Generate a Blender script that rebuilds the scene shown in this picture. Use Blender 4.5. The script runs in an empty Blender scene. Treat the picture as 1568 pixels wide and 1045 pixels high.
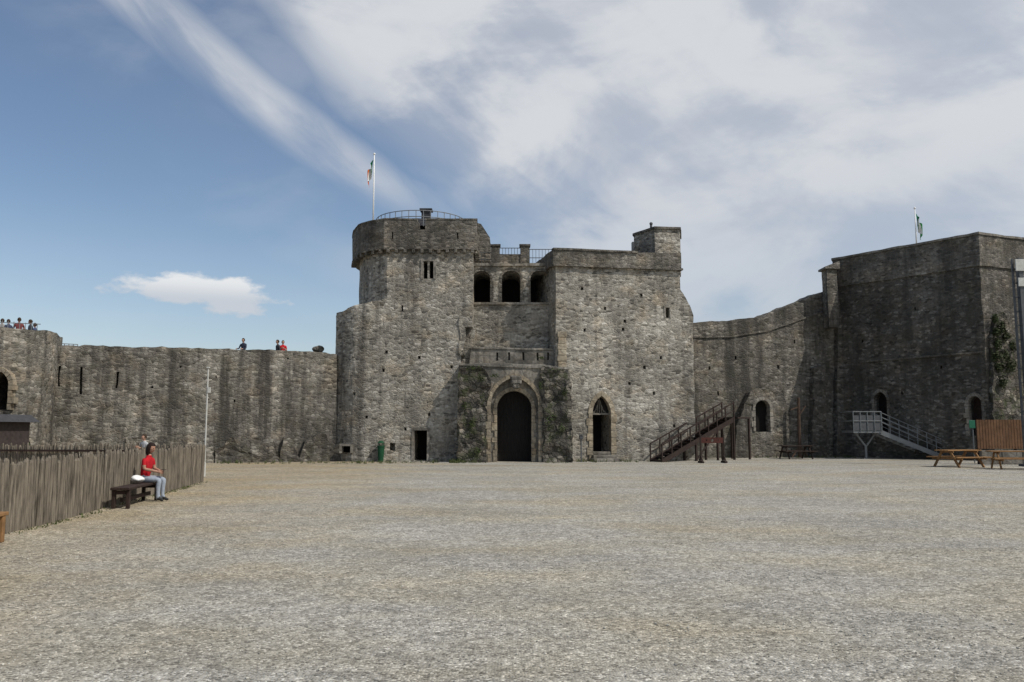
import bpy, bmesh, math, random
from mathutils import Vector, Matrix, noise
random.seed(7)
F=1266.0; PITCH=math.atan(136.5/F); CP=math.cos(PITCH); SP=math.sin(PITCH); CAMH=1.65
scene=bpy.context.scene
COL=scene.collection

# ---------- survey helpers: turn sight lines + known distances into world coordinates ----------
def ray(px,py):
    u=(px-784)/F; v=(522.5-py)/F
    return Vector((u,CP-v*SP,SP+v*CP))
def atY(px,py,Y):
    d=ray(px,py); t=Y/d.y
    return Vector((d.x*t,Y,CAMH+d.z*t))
def XY(px,Y,py=600):
    p=atY(px,py,Y); return (p.x,p.y)
def ZZ(py,Y): return atY(784,py,Y).z
def gnd(px,py,z=0):
    d=ray(px,py); t=(z-CAMH)/d.z
    return Vector((d.x*t,d.y*t,z))

class Wall:
    def __init__(s,A,B):
        s.A=Vector(A); s.B=Vector(B); s.L=(s.B-s.A).length
        s.d=(s.B-s.A).normalized(); s.n=Vector((-s.d.y,s.d.x))  # n points away from the court
    def sz(s,px,py):
        r=ray(px,py); r2=Vector((r.x,r.y))
        t=s.A.dot(s.n)/r2.dot(s.n)
        h=r2*t
        return ((h-s.A).dot(s.d), CAMH+r.z*t)
    def pt(s,a,z,b=0):
        q=s.A+s.d*a+s.n*b
        return Vector((q.x,q.y,z))

# ---------- object helpers ----------
def mkobj(name,bm,mat=None,parent=None,mats=None,smooth=False):
    me=bpy.data.meshes.new(name); bm.to_mesh(me); bm.free()
    o=bpy.data.objects.new(name,me); COL.objects.link(o)
    if mats:
        for m in mats: me.materials.append(m)
    elif mat: me.materials.append(mat)
    if parent: o.parent=parent
    if smooth:
        for p in me.polygons: p.use_smooth=True
    return o
def empty(name,loc=(0,0,0),rot=0):
    e=bpy.data.objects.new(name,None); COL.objects.link(e); e.location=loc; e.rotation_euler=(0,0,rot)
    e.empty_display_size=0.3
    return e
def prism_pts(bm,front,back,mi=0):
    f=[bm.verts.new(p) for p in front]; b=[bm.verts.new(p) for p in back]
    n=len(f); fs=[bm.faces.new(f),bm.faces.new(b[::-1])]
    for i in range(n):
        j=(i+1)%n
        fs.append(bm.faces.new([f[j],f[i],b[i],b[j]]))
    for x in fs: x.material_index=mi
    return fs
def wall_prism(w,outline,b0,b1):
    bm=bmesh.new()
    prism_pts(bm,[w.pt(a,z,b0) for a,z in outline],[w.pt(a,z,b1) for a,z in outline])
    bmesh.ops.recalc_face_normals(bm,faces=bm.faces); return bm
def plan_prism(pts,z0,z1):
    bm=bmesh.new()
    zt=z1 if isinstance(z1,(list,tuple)) else [z1]*len(pts)
    prism_pts(bm,[Vector((p[0],p[1],z0)) for p in pts],[Vector((p[0],p[1],z)) for p,z in zip(pts,zt)])
    bmesh.ops.recalc_face_normals(bm,faces=bm.faces); return bm
def boxb(bm,c,s,rz=0,mat=0,R=None,bev=0):
    M=Matrix.Translation(Vector(c))@(R if R else Matrix.Rotation(rz,4,'Z'))@Matrix.Diagonal((s[0],s[1],s[2],1))
    r=bmesh.ops.create_cube(bm,size=1,matrix=M)
    vs=r['verts']; fs=set(f for v in vs for f in v.link_faces)
    for f in fs: f.material_index=mat
    if bev:
        es=list(set(e for v in vs for e in v.link_edges))
        rb=bmesh.ops.bevel(bm,geom=es,offset=bev,segments=1,affect='EDGES')
        for f in rb['faces']: f.material_index=mat
def beam(bm,p,q,w,h=None,mat=0):
    p=Vector(p); q=Vector(q); h=h or w
    d=q-p; L=d.length
    R=d.to_track_quat('Z','Y').to_matrix().to_4x4()
    boxb(bm,(p+q)/2,(w,h,L),R=R,mat=mat)
def tube(bm,p,q,r,r2=None,seg=8,mat=0):
    p=Vector(p); q=Vector(q); d=q-p
    R=d.to_track_quat('Z','Y').to_matrix().to_4x4()
    r_=bmesh.ops.create_cone(bm,cap_ends=True,segments=seg,radius1=r,radius2=r if r2 is None else r2,depth=d.length,matrix=Matrix.Translation((p+q)/2)@R)
    for v in r_['verts']:
        for f in v.link_faces: f.material_index=mat
def roughen(bm,dirs,amp,step=0.4,amp2=None,freq=1.3):
    bmesh.ops.triangulate(bm,faces=bm.faces)
    for d in dirs:
        d=Vector(d).normalized()
        ks=[v.co.dot(d) for v in bm.verts]; a,b=min(ks),max(ks)
        k=math.floor(a/step)*step+step*0.37
        while k<b:
            if k>a+1e-4:
                bmesh.ops.bisect_plane(bm,geom=bm.verts[:]+bm.edges[:]+bm.faces[:],plane_co=d*k,plane_no=d,dist=1e-5)
            k+=step
    amp2=amp*0.6 if amp2 is None else amp2
    for v in bm.verts:
        c=v.co.copy()
        v.co=c+noise.noise_vector(c*freq)*amp+noise.noise_vector(c*4.7+Vector((9,3,5)))*amp2
def cut(bm,cutters):
    me=bpy.data.meshes.new('t'); bm.to_mesh(me); bm.free()
    o=bpy.data.objects.new('t',me); COL.objects.link(o); cs=[]
    for cb in cutters:
        cm=bpy.data.meshes.new('c'); cb.to_mesh(cm); cb.free()
        c=bpy.data.objects.new('c',cm); COL.objects.link(c); cs.append(c)
        m=o.modifiers.new('b','BOOLEAN'); m.operation='DIFFERENCE'; m.object=c; m.solver='EXACT'
    dg=bpy.context.evaluated_depsgraph_get(); dg.update()
    nb=bmesh.new(); nb.from_mesh(o.evaluated_get(dg).to_mesh())
    for c in cs+[o]: bpy.data.objects.remove(c,do_unlink=True)
    return nb
XYZ=[(1,0,0),(0,1,0),(0,0,1)]
def wdirs(w): return [(w.d.x,w.d.y,0),(w.n.x,w.n.y,0),(0,0,1)]

# ---------- materials ----------
def nt(name):
    m=bpy.data.materials.new(name); m.use_nodes=True
    t=m.node_tree; t.nodes.clear()
    o=t.nodes.new('ShaderNodeOutputMaterial'); b=t.nodes.new('ShaderNodeBsdfPrincipled')
    t.links.new(b.outputs[0],o.inputs[0]); b.inputs['Roughness'].default_value=0.9
    b.inputs['Specular IOR Level'].default_value=0.2
    return m,t,b
def N(t,ty,**k):
    n=t.nodes.new(ty)
    for a,b in k.items(): setattr(n,a,b)
    return n
def ramp(t,src,stops):
    r=N(t,'ShaderNodeValToRGB'); e=r.color_ramp.elements
    while len(e)<len(stops): e.new(0.5)
    for x,(p,c) in zip(e,stops):
        x.position=p; x.color=(c,c,c,1) if isinstance(c,(int,float)) else (*c,1)
    t.links.new(src,r.inputs[0]); return r.outputs[0]
def mixc(t,fac,a,b,mode='MIX'):
    m=N(t,'ShaderNodeMix',data_type='RGBA',blend_type=mode)
    for s,i in ((fac,0),(a,6),(b,7)):
        if hasattr(s,'links'): t.links.new(s,m.inputs[i])
        elif isinstance(s,(int,float)): m.inputs[i].default_value=s if i==0 else (s,s,s,1)
        else: m.inputs[i].default_value=(*s,1)
    return m.outputs[2]
def coord(t,scale=(1,1,1),kind='Object'):
    c=N(t,'ShaderNodeTexCoord'); m=N(t,'ShaderNodeMapping'); m.inputs['Scale'].default_value=scale
    t.links.new(c.outputs[kind],m.inputs[0]); return m.outputs[0]
def noi(t,vec,scale,detail=4,rough=0.55):
    n=N(t,'ShaderNodeTexNoise'); n.inputs['Scale'].default_value=scale; n.inputs['Detail'].default_value=detail
    n.inputs['Roughness'].default_value=rough
    t.links.new(vec,n.inputs['Vector']); return n.outputs['Fac']
def stone(name,dark,mid,light,mortar,stain=0.5,scale=3.9,squash=2.1,bump=0.6,moss=0.0,stainlo=0.45,dist=0.2,k=1.0,mosscol=(0.052,0.055,0.032)):
    dark,mid,light,mortar=[tuple(x*k for x in q) for q in (dark,mid,light,mortar)]
    m,t,b=nt(name)
    c=coord(t,(1,1,squash))
    nz=N(t,'ShaderNodeTexNoise'); nz.inputs['Scale'].default_value=1.6; nz.inputs['Detail'].default_value=2
    t.links.new(c,nz.inputs['Vector'])
    ad=N(t,'ShaderNodeVectorMath',operation='MULTIPLY_ADD'); ad.inputs[1].default_value=(dist,dist,dist)
    t.links.new(nz.outputs['Color'],ad.inputs[0]); t.links.new(c,ad.inputs[2])
    v=N(t,'ShaderNodeTexVoronoi'); v.inputs['Scale'].default_value=scale; t.links.new(ad.outputs[0],v.inputs['Vector'])
    e=N(t,'ShaderNodeTexVoronoi',feature='DISTANCE_TO_EDGE'); e.inputs['Scale'].default_value=scale; t.links.new(ad.outputs[0],e.inputs['Vector'])
    sep=N(t,'ShaderNodeSeparateColor'); t.links.new(v.outputs['Color'],sep.inputs[0])
    mid2=tuple(x*1.18 for x in mid)
    col=ramp(t,sep.outputs[0],[(0,dark),(0.3,mid),(0.7,mid2),(1,light)])
    mm=ramp(t,e.outputs['Distance'],[(0.02,1.0),(0.09,0.0)])
    col=mixc(t,mm,col,mortar)
    w=coord(t,(1,1,1))
    nf=noi(t,w,8,4,0.7)
    fine=ramp(t,nf,[(0.3,0.66),(0.7,1.32)])
    col=mixc(t,1.0,col,fine,'MULTIPLY')
    big=ramp(t,noi(t,w,0.35,4,0.6),[(0.34,0.62),(0.63,1.22)])
    col=mixc(t,1.0,col,big,'MULTIPLY')
    tan=ramp(t,noi(t,coord(t,(1,1,1.4)),0.8,4,0.65),[(0.5,0.0),(0.68,0.5)])
    col=mixc(t,tan,col,mixc(t,1.0,col,(1.2,1.02,0.8),'MULTIPLY'),'MIX')
    st=ramp(t,noi(t,coord(t,(1.3,1.3,0.14)),1.0,5,0.65),[(stainlo,0.0),(stainlo+0.17,1.0)])
    sm=N(t,'ShaderNodeMath',operation='MULTIPLY'); t.links.new(st,sm.inputs[0]); sm.inputs[1].default_value=stain
    col=mixc(t,sm.outputs[0],col,(0.045,0.042,0.038))
    if moss>0:
        mo=ramp(t,noi(t,w,1.7,4,0.7),[(0.50,0.0),(0.64,moss)])
        col=mixc(t,mo,col,mosscol)
    t.links.new(col,b.inputs['Base Color'])
    h=N(t,'ShaderNodeMath',operation='MULTIPLY_ADD')
    t.links.new(ramp(t,e.outputs['Distance'],[(0.0,0.0),(0.14,1.0)]),h.inputs[0]); h.inputs[1].default_value=0.7
    t.links.new(nf,h.inputs[2])
    bp=N(t,'ShaderNodeBump'); bp.inputs['Strength'].default_value=bump; bp.inputs['Distance'].default_value=0.05
    t.links.new(h.outputs[0],bp.inputs['Height']); t.links.new(bp.outputs[0],b.inputs['Normal'])
    return m
M_stone=stone('masonry_light',(0.11,0.103,0.09),(0.265,0.248,0.216),(0.49,0.465,0.415),(0.345,0.32,0.272),0.6,stainlo=0.5,k=.97)
M_stone2=stone('masonry_parapet',(0.08,0.074,0.065),(0.155,0.143,0.125),(0.29,0.27,0.237),(0.185,0.171,0.147),0.65,moss=0.3,k=.94)
M_curt=stone('masonry_curtain',(0.085,0.079,0.069),(0.19,0.176,0.153),(0.37,0.348,0.307),(0.24,0.222,0.19),0.85,moss=0.3,stainlo=0.44)
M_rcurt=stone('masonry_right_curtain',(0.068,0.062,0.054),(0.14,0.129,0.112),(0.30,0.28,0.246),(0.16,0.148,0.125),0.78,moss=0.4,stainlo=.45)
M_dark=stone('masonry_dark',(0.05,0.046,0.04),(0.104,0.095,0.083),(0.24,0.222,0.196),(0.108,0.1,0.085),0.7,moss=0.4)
M_rub=stone('rubble_core',(0.04,0.037,0.033),(0.095,0.087,0.075),(0.25,0.23,0.195),(0.06,0.055,0.045),0.4,scale=3.4,squash=1.5,bump=0.8,moss=0.85,dist=.35,mosscol=(0.05,0.06,0.026))
M_dress=stone('dressed_stone',(0.23,0.192,0.14),(0.32,0.276,0.208),(0.42,0.37,0.285),(0.31,0.265,0.2),0.35,scale=2.0,squash=1.2,bump=0.3)
M_dressg=stone('dressed_grey',(0.14,0.13,0.112),(0.22,0.205,0.178),(0.34,0.318,0.28),(0.22,0.205,0.178),0.5,scale=2.0,squash=1.2,bump=0.3)
def simple(name,c,rough=0.6,metal=0.0,var=0.2,scale=6,stretch=(1,1,1),bump=0.1):
    m,t,b=nt(name); b.inputs['Roughness'].default_value=rough; b.inputs['Metallic'].default_value=metal
    f=noi(t,coord(t,stretch),scale,4,0.65)
    k=ramp(t,f,[(0.3,1-var),(0.7,1+var)])
    t.links.new(mixc(t,1.0,c,k,'MULTIPLY'),b.inputs['Base Color'])
    if bump:
        bp=N(t,'ShaderNodeBump'); bp.inputs['Strength'].default_value=bump; bp.inputs['Distance'].default_value=0.02
        t.links.new(f,bp.inputs['Height']); t.links.new(bp.outputs[0],b.inputs['Normal'])
    return m
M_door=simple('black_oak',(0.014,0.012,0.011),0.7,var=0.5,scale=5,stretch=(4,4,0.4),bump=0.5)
M_void=simple('painted_interior_shade',(0.012,0.011,0.010),0.95)  # near-black colour stands in for the darkness inside openings
M_pal=simple('weathered_paling',(0.155,0.133,0.105),0.9,var=0.7,scale=5,stretch=(3,3,0.35),bump=0.5)
M_oak=simple('orange_timber',(0.25,0.14,0.062),0.75,var=0.3,scale=5,bump=0.2)
M_brown=simple('brown_timber',(0.036,0.025,0.021),0.8,var=0.35,scale=5,bump=0.3)
M_dkwood=simple('dark_timber',(0.035,0.022,0.018),0.75,var=0.35,scale=5,bump=0.3)
M_steel=simple('galvanised_steel',(0.22,0.23,0.235),0.5,0.5,var=0.12)
M_dksteel=simple('painted_grey_steel',(0.10,0.105,0.11),0.5,0.2,var=0.15)
M_white=simple('white_paint',(0.78,0.78,0.76),0.5,var=0.06)
M_postw=simple('weathered_white_paint',(0.5,0.5,0.47),0.6,var=0.15)
M_green=simple('green_paint',(0.012,0.065,0.03),0.6,var=0.2)
M_signg=simple('sign_green',(0.03,0.15,0.09),0.5,var=0.1)
M_kiosk=simple('kiosk_boards',(0.05,0.04,0.037),0.8,var=0.3)
M_roof=simple('slate_roof',(0.05,0.05,0.055),0.7,var=0.3)
def leafmat(name,c):
    m,t,b=nt(name); 
    f=noi(t,coord(t),2.5,4,0.7); g=noi(t,coord(t),23,2,0.5)
    k=ramp(t,f,[(0.3,0.5),(0.7,1.5)]); col=mixc(t,1.0,c,k,'MULTIPLY')
    col=mixc(t,ramp(t,g,[(0.5,0.0),(0.7,0.6)]),col,(0.10,0.092,0.035))
    t.links.new(col,b.inputs['Base Color']); b.inputs['Roughness'].default_value=0.7
    return m
M_leaf=leafmat('leaves',(0.045,0.07,0.022))
M_ivy=leafmat('ivy_leaves',(0.028,0.042,0.015))
M_grass=leafmat('grass_blades',(0.07,0.09,0.03))

# ---------- ground ----------
m,t,b=nt('gravel')
c=coord(t)
v=N(t,'ShaderNodeTexVoronoi'); v.inputs['Scale'].default_value=48; t.links.new(c,v.inputs['Vector'])
sc=N(t,'ShaderNodeSeparateColor'); t.links.new(v.outputs['Color'],sc.inputs[0])
peb=ramp(t,sc.outputs[0],[(0,(0.13,0.122,0.105)),(0.3,(0.30,0.285,0.25)),(0.8,(0.385,0.368,0.325)),(1,(0.64,0.617,0.56))])
v2=N(t,'ShaderNodeTexVoronoi'); v2.inputs['Scale'].default_value=14; t.links.new(c,v2.inputs['Vector'])
s2=N(t,'ShaderNodeSeparateColor'); t.links.new(v2.outputs['Color'],s2.inputs[0])
peb=mixc(t,1.0,peb,ramp(t,s2.outputs[1],[(0,0.76),(0.5,1.0),(1,1.18)]),'MULTIPLY')
pat=ramp(t,noi(t,coord(t,(0.6,1.0,1)),0.4,5,0.62),[(0.43,0.0),(0.63,0.85)])
peb=mixc(t,pat,peb,mixc(t,1.0,peb,(1.02,0.945,0.80),'MULTIPLY'))
sx=N(t,'ShaderNodeSeparateXYZ'); t.links.new(c,sx.inputs[0])
ma=N(t,'ShaderNodeMath',operation='MULTIPLY_ADD'); t.links.new(noi(t,c,0.5,4,0.6),ma.inputs[0]); ma.inputs[1].default_value=7; t.links.new(sx.outputs[0],ma.inputs[2])
sand=N(t,'ShaderNodeMapRange'); sand.inputs[1].default_value=-5.0; sand.inputs[2].default_value=1.0; sand.inputs[3].default_value=0.85; sand.inputs[4].default_value=0
t.links.new(ma.outputs[0],sand.inputs[0])
peb=mixc(t,sand.outputs[0],peb,mixc(t,1.0,peb,(0.98,0.87,0.69),'MULTIPLY'))
big=ramp(t,noi(t,coord(t,(0.5,1.0,1)),0.5,5,0.62),[(0.32,0.82),(0.68,1.1)])
peb=mixc(t,1.0,peb,big,'MULTIPLY')
med=ramp(t,noi(t,c,3.0,5,0.7),[(0.35,0.9),(0.65,1.08)])
peb=mixc(t,1.0,peb,med,'MULTIPLY')
gr=ramp(t,noi(t,c,2.6,6,0.78),[(0.60,0.0),(0.72,0.4)])
peb=mixc(t,gr,peb,(0.16,0.145,0.095))
t.links.new(peb,b.inputs['Base Color'])
bp=N(t,'ShaderNodeBump'); bp.inputs['Strength'].default_value=0.6; bp.inputs['Distance'].default_value=0.017
hh=N(t,'ShaderNodeMath',operation='ADD'); t.links.new(v.outputs['Distance'],hh.inputs[0]); t.links.new(noi(t,c,14,4,0.7),hh.inputs[1])
bp.invert=True
t.links.new(hh.outputs[0],bp.inputs['Height']); t.links.new(bp.outputs[0],b.inputs['Normal'])
M_grav=m
bm=bmesh.new()
xs=[-1500,-300,-80,-50]+[x for x in range(-40,41,1)]+[50,80,300,1500]
ys=[-600,-100,-20]+[y for y in range(-5,60,1)]+[80,150,400,2500]
def gz(x,y):
    if -41<x<41 and -6<y<60: return 0.035*noise.noise(Vector((x*0.35,y*0.35,0)))*min(1,max(0,(43-y)/6))*min(1,(max(0,y-1))/4)
    return 0
vv=[[bm.verts.new((x,y,gz(x,y))) for x in xs] for y in ys]
for j in range(len(ys)-1):
    for i in range(len(xs)-1): bm.faces.new([vv[j][i],vv[j][i+1],vv[j+1][i+1],vv[j+1][i]])
mkobj('gravel_ground',bm,M_grav,smooth=True)
tb=bmesh.new(); bmesh.ops.create_icosphere(tb,subdivisions=1,radius=1); TV=[v.co.copy() for v in tb.verts]; TF=[[v.index for v in f.verts] for f in tb.faces]; tb.free()
PV=[];PF=[]
for i in range(10000):
    y=4.3+13*random.random()**1.5; x=(random.random()-0.5)*1.4*y
    r=random.uniform(0.004,0.011)*(1.0+1.0*(random.random()**6))
    Mx=Matrix.Translation((x,y,gz(x,y)+r*0.2))@Matrix.Rotation(random.random()*6,4,'Z')@Matrix.Diagonal((r,r*random.uniform(.6,.9),r*random.uniform(.4,.7),1))
    o0=len(PV); PV+=[Mx@q for q in TV]; PF+=[[o0+k for k in f] for f in TF]
me=bpy.data.meshes.new('loose_pebbles'); me.from_pydata(PV,[],PF); me.materials.append(simple('pebble_stone',(0.36,0.345,0.305),0.85,var=0.7,scale=14,bump=0))
COL.objects.link(bpy.data.objects.new('loose_pebbles',me))

# ---------- arches ----------
def arch_prof(cx,a,z0,zs,za,n=8):
    h=max(za-zs,0.02); c=(h*h-a*a)/(2*a); r=c+a
    pts=[(cx-a,z0),(cx-a,zs)]
    th_end=math.atan2(h,-c)
    L=[]
    for i in range(1,n+1):
        th=math.pi+(th_end-math.pi)*i/n
        L.append((cx+c+r*math.cos(th),zs+r*math.sin(th)))
    R=[(2*cx-x,z) for x,z in L[:-1][::-1]]
    return pts+L+R+[(cx+a,zs),(cx+a,z0)]
def arch_px(w,xl,xr,yb,ys,ya):
    s0,_=w.sz(xl,(yb+ys)/2); s1,_=w.sz(xr,(yb+ys)/2); mid=(xl+xr)/2
    z0=w.sz(mid,yb)[1]; zs=w.sz(mid,ys)[1]; za=w.sz(mid,ya)[1]
    return (s0+s1)/2,(s1-s0)/2,z0,zs,za
def arch_cut(w,P,b0=-1,b1=1.5):
    return wall_prism(w,arch_prof(*P),b0,b1)
def surround(name,w,P,tk,parent,mat,proud=0.05,inn=0.3,block=0.38,b=0,jit=0.1):
    cx,a,z0,zs,za=P; bm=bmesh.new(); g=0.012
    a-=0.015
    def blk(q):
        prism_pts(bm,[w.pt(x,z,b-proud-random.random()*0.015) for x,z in q],[w.pt(x,z,b+inn) for x,z in q])
    for sg in(-1,1):
        z=z0; k=0
        while z<zs-0.02:
            h=min(block*random.uniform(.75,1.2),zs-z)
            if zs-z-h<0.12: h=zs-z
            ww=tk*(1.25 if k%2 else 0.85)+random.uniform(-jit,jit)*0.5
            x0=cx+sg*a; x1=cx+sg*(a+ww)
            blk([(x0,z+g),(x1,z+g),(x1,z+h-g),(x0,z+h-g)]); z+=h; k+=1
    nb=max(4,int((za-zs+a)/block*1.2))
    I=arch_prof(cx,a,z0,zs,za-0.015,nb)[1:-1]; O=arch_prof(cx,a+tk,z0,zs,za+tk*1.05,nb)[1:-1]
    for i in range(len(I)-1):
        p,q,r,s=[Vector(v) for v in (I[i],O[i],O[i+1],I[i+1])]
        c=(p+q+r+s)/4; e=1-g/max(0.05,(p-s).length)*1.2
        blk([tuple(c+(v-c)*e) for v in (p,q,r,s)])
    bmesh.ops.recalc_face_normals(bm,faces=bm.faces)
    roughen(bm,[],0.0,1,0.012)
    return mkobj(name,bm,mat,parent)
def door_panel(name,w,P,parent,b=0.7,mat=None,planks=7):
    cx,a,z0,zs,za=P; bm=bmesh.new(); a2=a+0.04
    prof=arch_prof(cx,a2,z0-0.05,zs,za+0.04)
    prism_pts(bm,[w.pt(x,z,b) for x,z in prof],[w.pt(x,z,b+0.08) for x,z in prof])
    for i in range(1,planks):
        x=cx-a+2*a*i/planks; f=1-abs(i/planks-0.5)*2
        top=zs+(za-zs)*min(1,f*1.2)*0.8
        p=w.pt(x,(z0+top)/2,b-0.012)
        boxb(bm,p,(0.03,0.03,top-z0),rz=math.atan2(w.d.y,w.d.x))
    for zz in (0.2,0.55,0.85):
        z=z0+(zs-z0)*zz
        boxb(bm,w.pt(cx,z,b-0.025),(2*a*0.96,0.03,0.09),rz=math.atan2(w.d.y,w.d.x))
    bmesh.ops.recalc_face_normals(bm,faces=bm.faces)
    return mkobj(name,bm,mat or M_door,parent)
def rect_px(w,xl,xr,yt,yb,b0=-1,b1=1.2):
    a0=w.sz(xl,(yt+yb)/2)[0]; a1=w.sz(xr,(yt+yb)/2)[0]; zt=w.sz((xl+xr)/2,yt)[1]; zb=w.sz((xl+xr)/2,yb)[1]
    return wall_prism(w,[(a0,zb),(a1,zb),(a1,zt),(a0,zt)],b0,b1)
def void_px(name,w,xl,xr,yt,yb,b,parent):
    mkobj(name,rect_px(w,xl-1,xr+1,yt-1,yb+1,b,b+0.05),M_void,parent)  # thin black sheet across the opening, shade painted in place of depth
def course(name,w,x0,y0,x1,y1,parent,mat,proud=0.09,h=0.14,b=0):
    a0,z0=w.sz(x0,y0); a1,z1=w.sz(x1,y1); bm=bmesh.new()
    n=max(1,int((a1-a0)/0.7))
    for i in range(n):
        s=a0+(a1-a0)*i/n+0.006; e=a0+(a1-a0)*(i+1)/n-0.006
        za=z0+(z1-z0)*i/n; zb=z0+(z1-z0)*(i+1)/n; pr=proud+random.uniform(-.02,.02)
        q=[(s,za),(e,zb),(e,zb+h),(s,za+h)]
        prism_pts(bm,[w.pt(x,z,b-pr) for x,z in q],[w.pt(x,z,b+0.2) for x,z in q])
    bmesh.ops.recalc_face_normals(bm,faces=bm.faces)
    roughen(bm,[],0,1,0.015)
    return mkobj(name,bm,mat,parent)

# ---------- plants ----------
def clump(name,pts,mat,n=200,size=0.06,parent=None,droop=0.0):
    bm=bmesh.new()
    for c,r in pts:
        c=Vector(c)
        for i in range(n):
            d=Vector((random.gauss(0,1),random.gauss(0,1),random.gauss(0,1))).normalized()*(random.random()**0.4)*random.uniform(.6,1.25)
            p=c+Vector((d.x*r[0],d.y*r[1],d.z*r[2])); p.z-=droop*random.random()
            nrm=(d+Vector((random.uniform(-.6,.6),random.uniform(-.6,.6),random.uniform(0,.9)))).normalized()
            R=nrm.to_track_quat('Z','Y').to_matrix()
            s=size*random.uniform(.6,1.4)
            vs=[bm.verts.new(p+R@Vector(q)*s) for q in((-.5,0,0),(0,-.35,.05),(.6,0,0),(0,.35,.05))]
            bm.faces.new(vs)
    return mkobj(name,bm,mat,parent)
def tufts(name,positions,mat,h=0.25,n=16):
    bm=bmesh.new()
    for c in positions:
        k=random.uniform(.4,1.3)
        for i in range(n):
            a=random.random()*6.28; r=random.random()*0.12; b0=Vector(c)+Vector((math.cos(a)*r,math.sin(a)*r,-0.02))
            hh=h*k*random.uniform(.5,1.2); l=Vector((math.cos(a),math.sin(a),0))*hh*random.uniform(.1,.6)
            sd=Vector((-math.sin(a),math.cos(a),0))*0.012
            v=[bm.verts.new(b0-sd),bm.verts.new(b0+sd),bm.verts.new(b0+l*.5+sd*.7+Vector((0,0,hh*.6))),bm.verts.new(b0+l+Vector((0,0,hh)))]
            bm.faces.new(v)
    return mkobj(name,bm,mat)

# =====================================================================
# GATEHOUSE
# =====================================================================
G=empty('castle_gatehouse')
ZS=7.25
W0=Wall(XY(513,44),XY(1062,44))      # nominal front plane of left tower
pl=[XY(513,44.9),XY(524,44.45),XY(540,44.12),XY(560,44),XY(705,44),XY(705,49),XY(560,51),XY(513,49)]
cs=[rect_px(W0,634,654,659,706,-1,1.6),rect_px(W0,523,537,683,694,-1,0.8),rect_px(W0,597,605,678,690,-1,0.5)]
for (x,y) in((606,492),(655,632),(540,600),(560,637),(618,655),(585,565),(590,537),(690,560),(640,545)):
    cs.append(rect_px(W0,x,x+4,y,y+5,-1,0.35))
bm=plan_prism(pl,-0.3,ZS); bm=cut(bm,cs)
roughen(bm,XYZ,0.05,0.42,.025); mkobj('tower_lower_stage',bm,M_stone,G)
void_px('doorway_painted_shade',W0,634,654,659,706,1.5,G)
void_px('low_window_painted_shade',W0,523,537,683,694,0.7,G)
def frame_px(name,w,xl,xr,yt,yb,parent,mat,tk=0.14,proud=0.05):
    a0,z1=w.sz(xl,yt); a1,z0=w.sz(xr,yb); bm=bmesh.new()
    for q in ([(a0-tk,z1-.01),(a1+tk,z1-.01),(a1+tk,z1+tk),(a0-tk,z1+tk)],[(a0-tk,z0),(a0+.015,z0),(a0+.015,z1-.02),(a0-tk,z1-.02)],[(a1-.015,z0),(a1+tk,z0),(a1+tk,z1-.02),(a1-.015,z1-.02)]):
        prism_pts(bm,[w.pt(x,z,-proud) for x,z in q],[w.pt(x,z,0.2) for x,z in q])
    bmesh.ops.recalc_face_normals(bm,faces=bm.faces); return mkobj(name,bm,mat,parent)
frame_px('doorway_frame',W0,634,654,659,706,G,M_dressg,0.12)
frame_px('low_window_frame',W0,523,537,683,694,G,M_dressg,0.1)
zi=ZZ(457,44); zo=ZZ(480,45)
bm=plan_prism([XY(513,44.9),XY(524,44.45),XY(540,44.12),XY(560,44),XY(592,44),XY(592,47.5),XY(548,49),XY(513,49)],ZS-0.05,[zo,zo+.03,zo+.3,zi-.25,zi,zi,zi-.2,zo])
roughen(bm,XYZ,0.07,0.35); mkobj('tower_shoulder',bm,M_stone,G)
zc=ZZ(383,44); zp=ZZ(337,43.85)
W1=Wall(XY(540,44.02),XY(726,44.02))
pl=[XY(547,48),XY(548,46.8),XY(554,45.5),XY(568,44.55),XY(590,44.02),XY(723,44.02),XY(725,46),XY(727,49),XY(560,51)]
cs=[]
for xl,xr in((648,654.5),(657.5,664)):
    cs.append(rect_px(W1,xl,xr,400,427,-1,0.9))
cs+= [rect_px(W1,615,618,468,478,-1,.4),rect_px(W1,588,592,462,466,-1,.3)]
bm=cut(plan_prism(pl,ZS-0.08,zc+0.05),cs)
roughen(bm,XYZ,0.045,0.42,.022); mkobj('tower_shaft',bm,M_stone,G)
frame_px('twin_window_frame',W1,648,664,400,428,G,M_dressg,0.12)
void_px('twin_window_painted_shade',W1,648,664,400,428,0.75,G)
po=[XY(540,48.2,360),XY(541,46.6,360),XY(549,45.2,360),XY(565,44.3,360),XY(588,43.84,360),XY(730,43.84,360),XY(731,46.2,360),XY(733,49,360),XY(560,51.3,360)]
W2=Wall(XY(540,43.84),XY(731,43.84))
bm=cut(plan_prism(po,zc,zp),[rect_px(W2,639,651,325,352,-1,9),rect_px(W2,700,702,356,366,-1,.5),rect_px(W2,600,602,356,366,-1,.5)])
roughen(bm,XYZ,0.04,0.42,.02); mkobj('tower_parapet',bm,M_stone2,G)
pc=[(Vector(p)-Vector(XY(640,47)))*1.008+Vector(XY(640,47)) for p in po]
bm=plan_prism(pc,zp+0.003,zp+0.08)
bm=cut(bm,[rect_px(W2,639,651,320,352,-1,9)])
roughen(bm,XYZ,0.03,0.5); mkobj('tower_coping',bm,M_stone2,G)
bm=bmesh.new()
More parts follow.
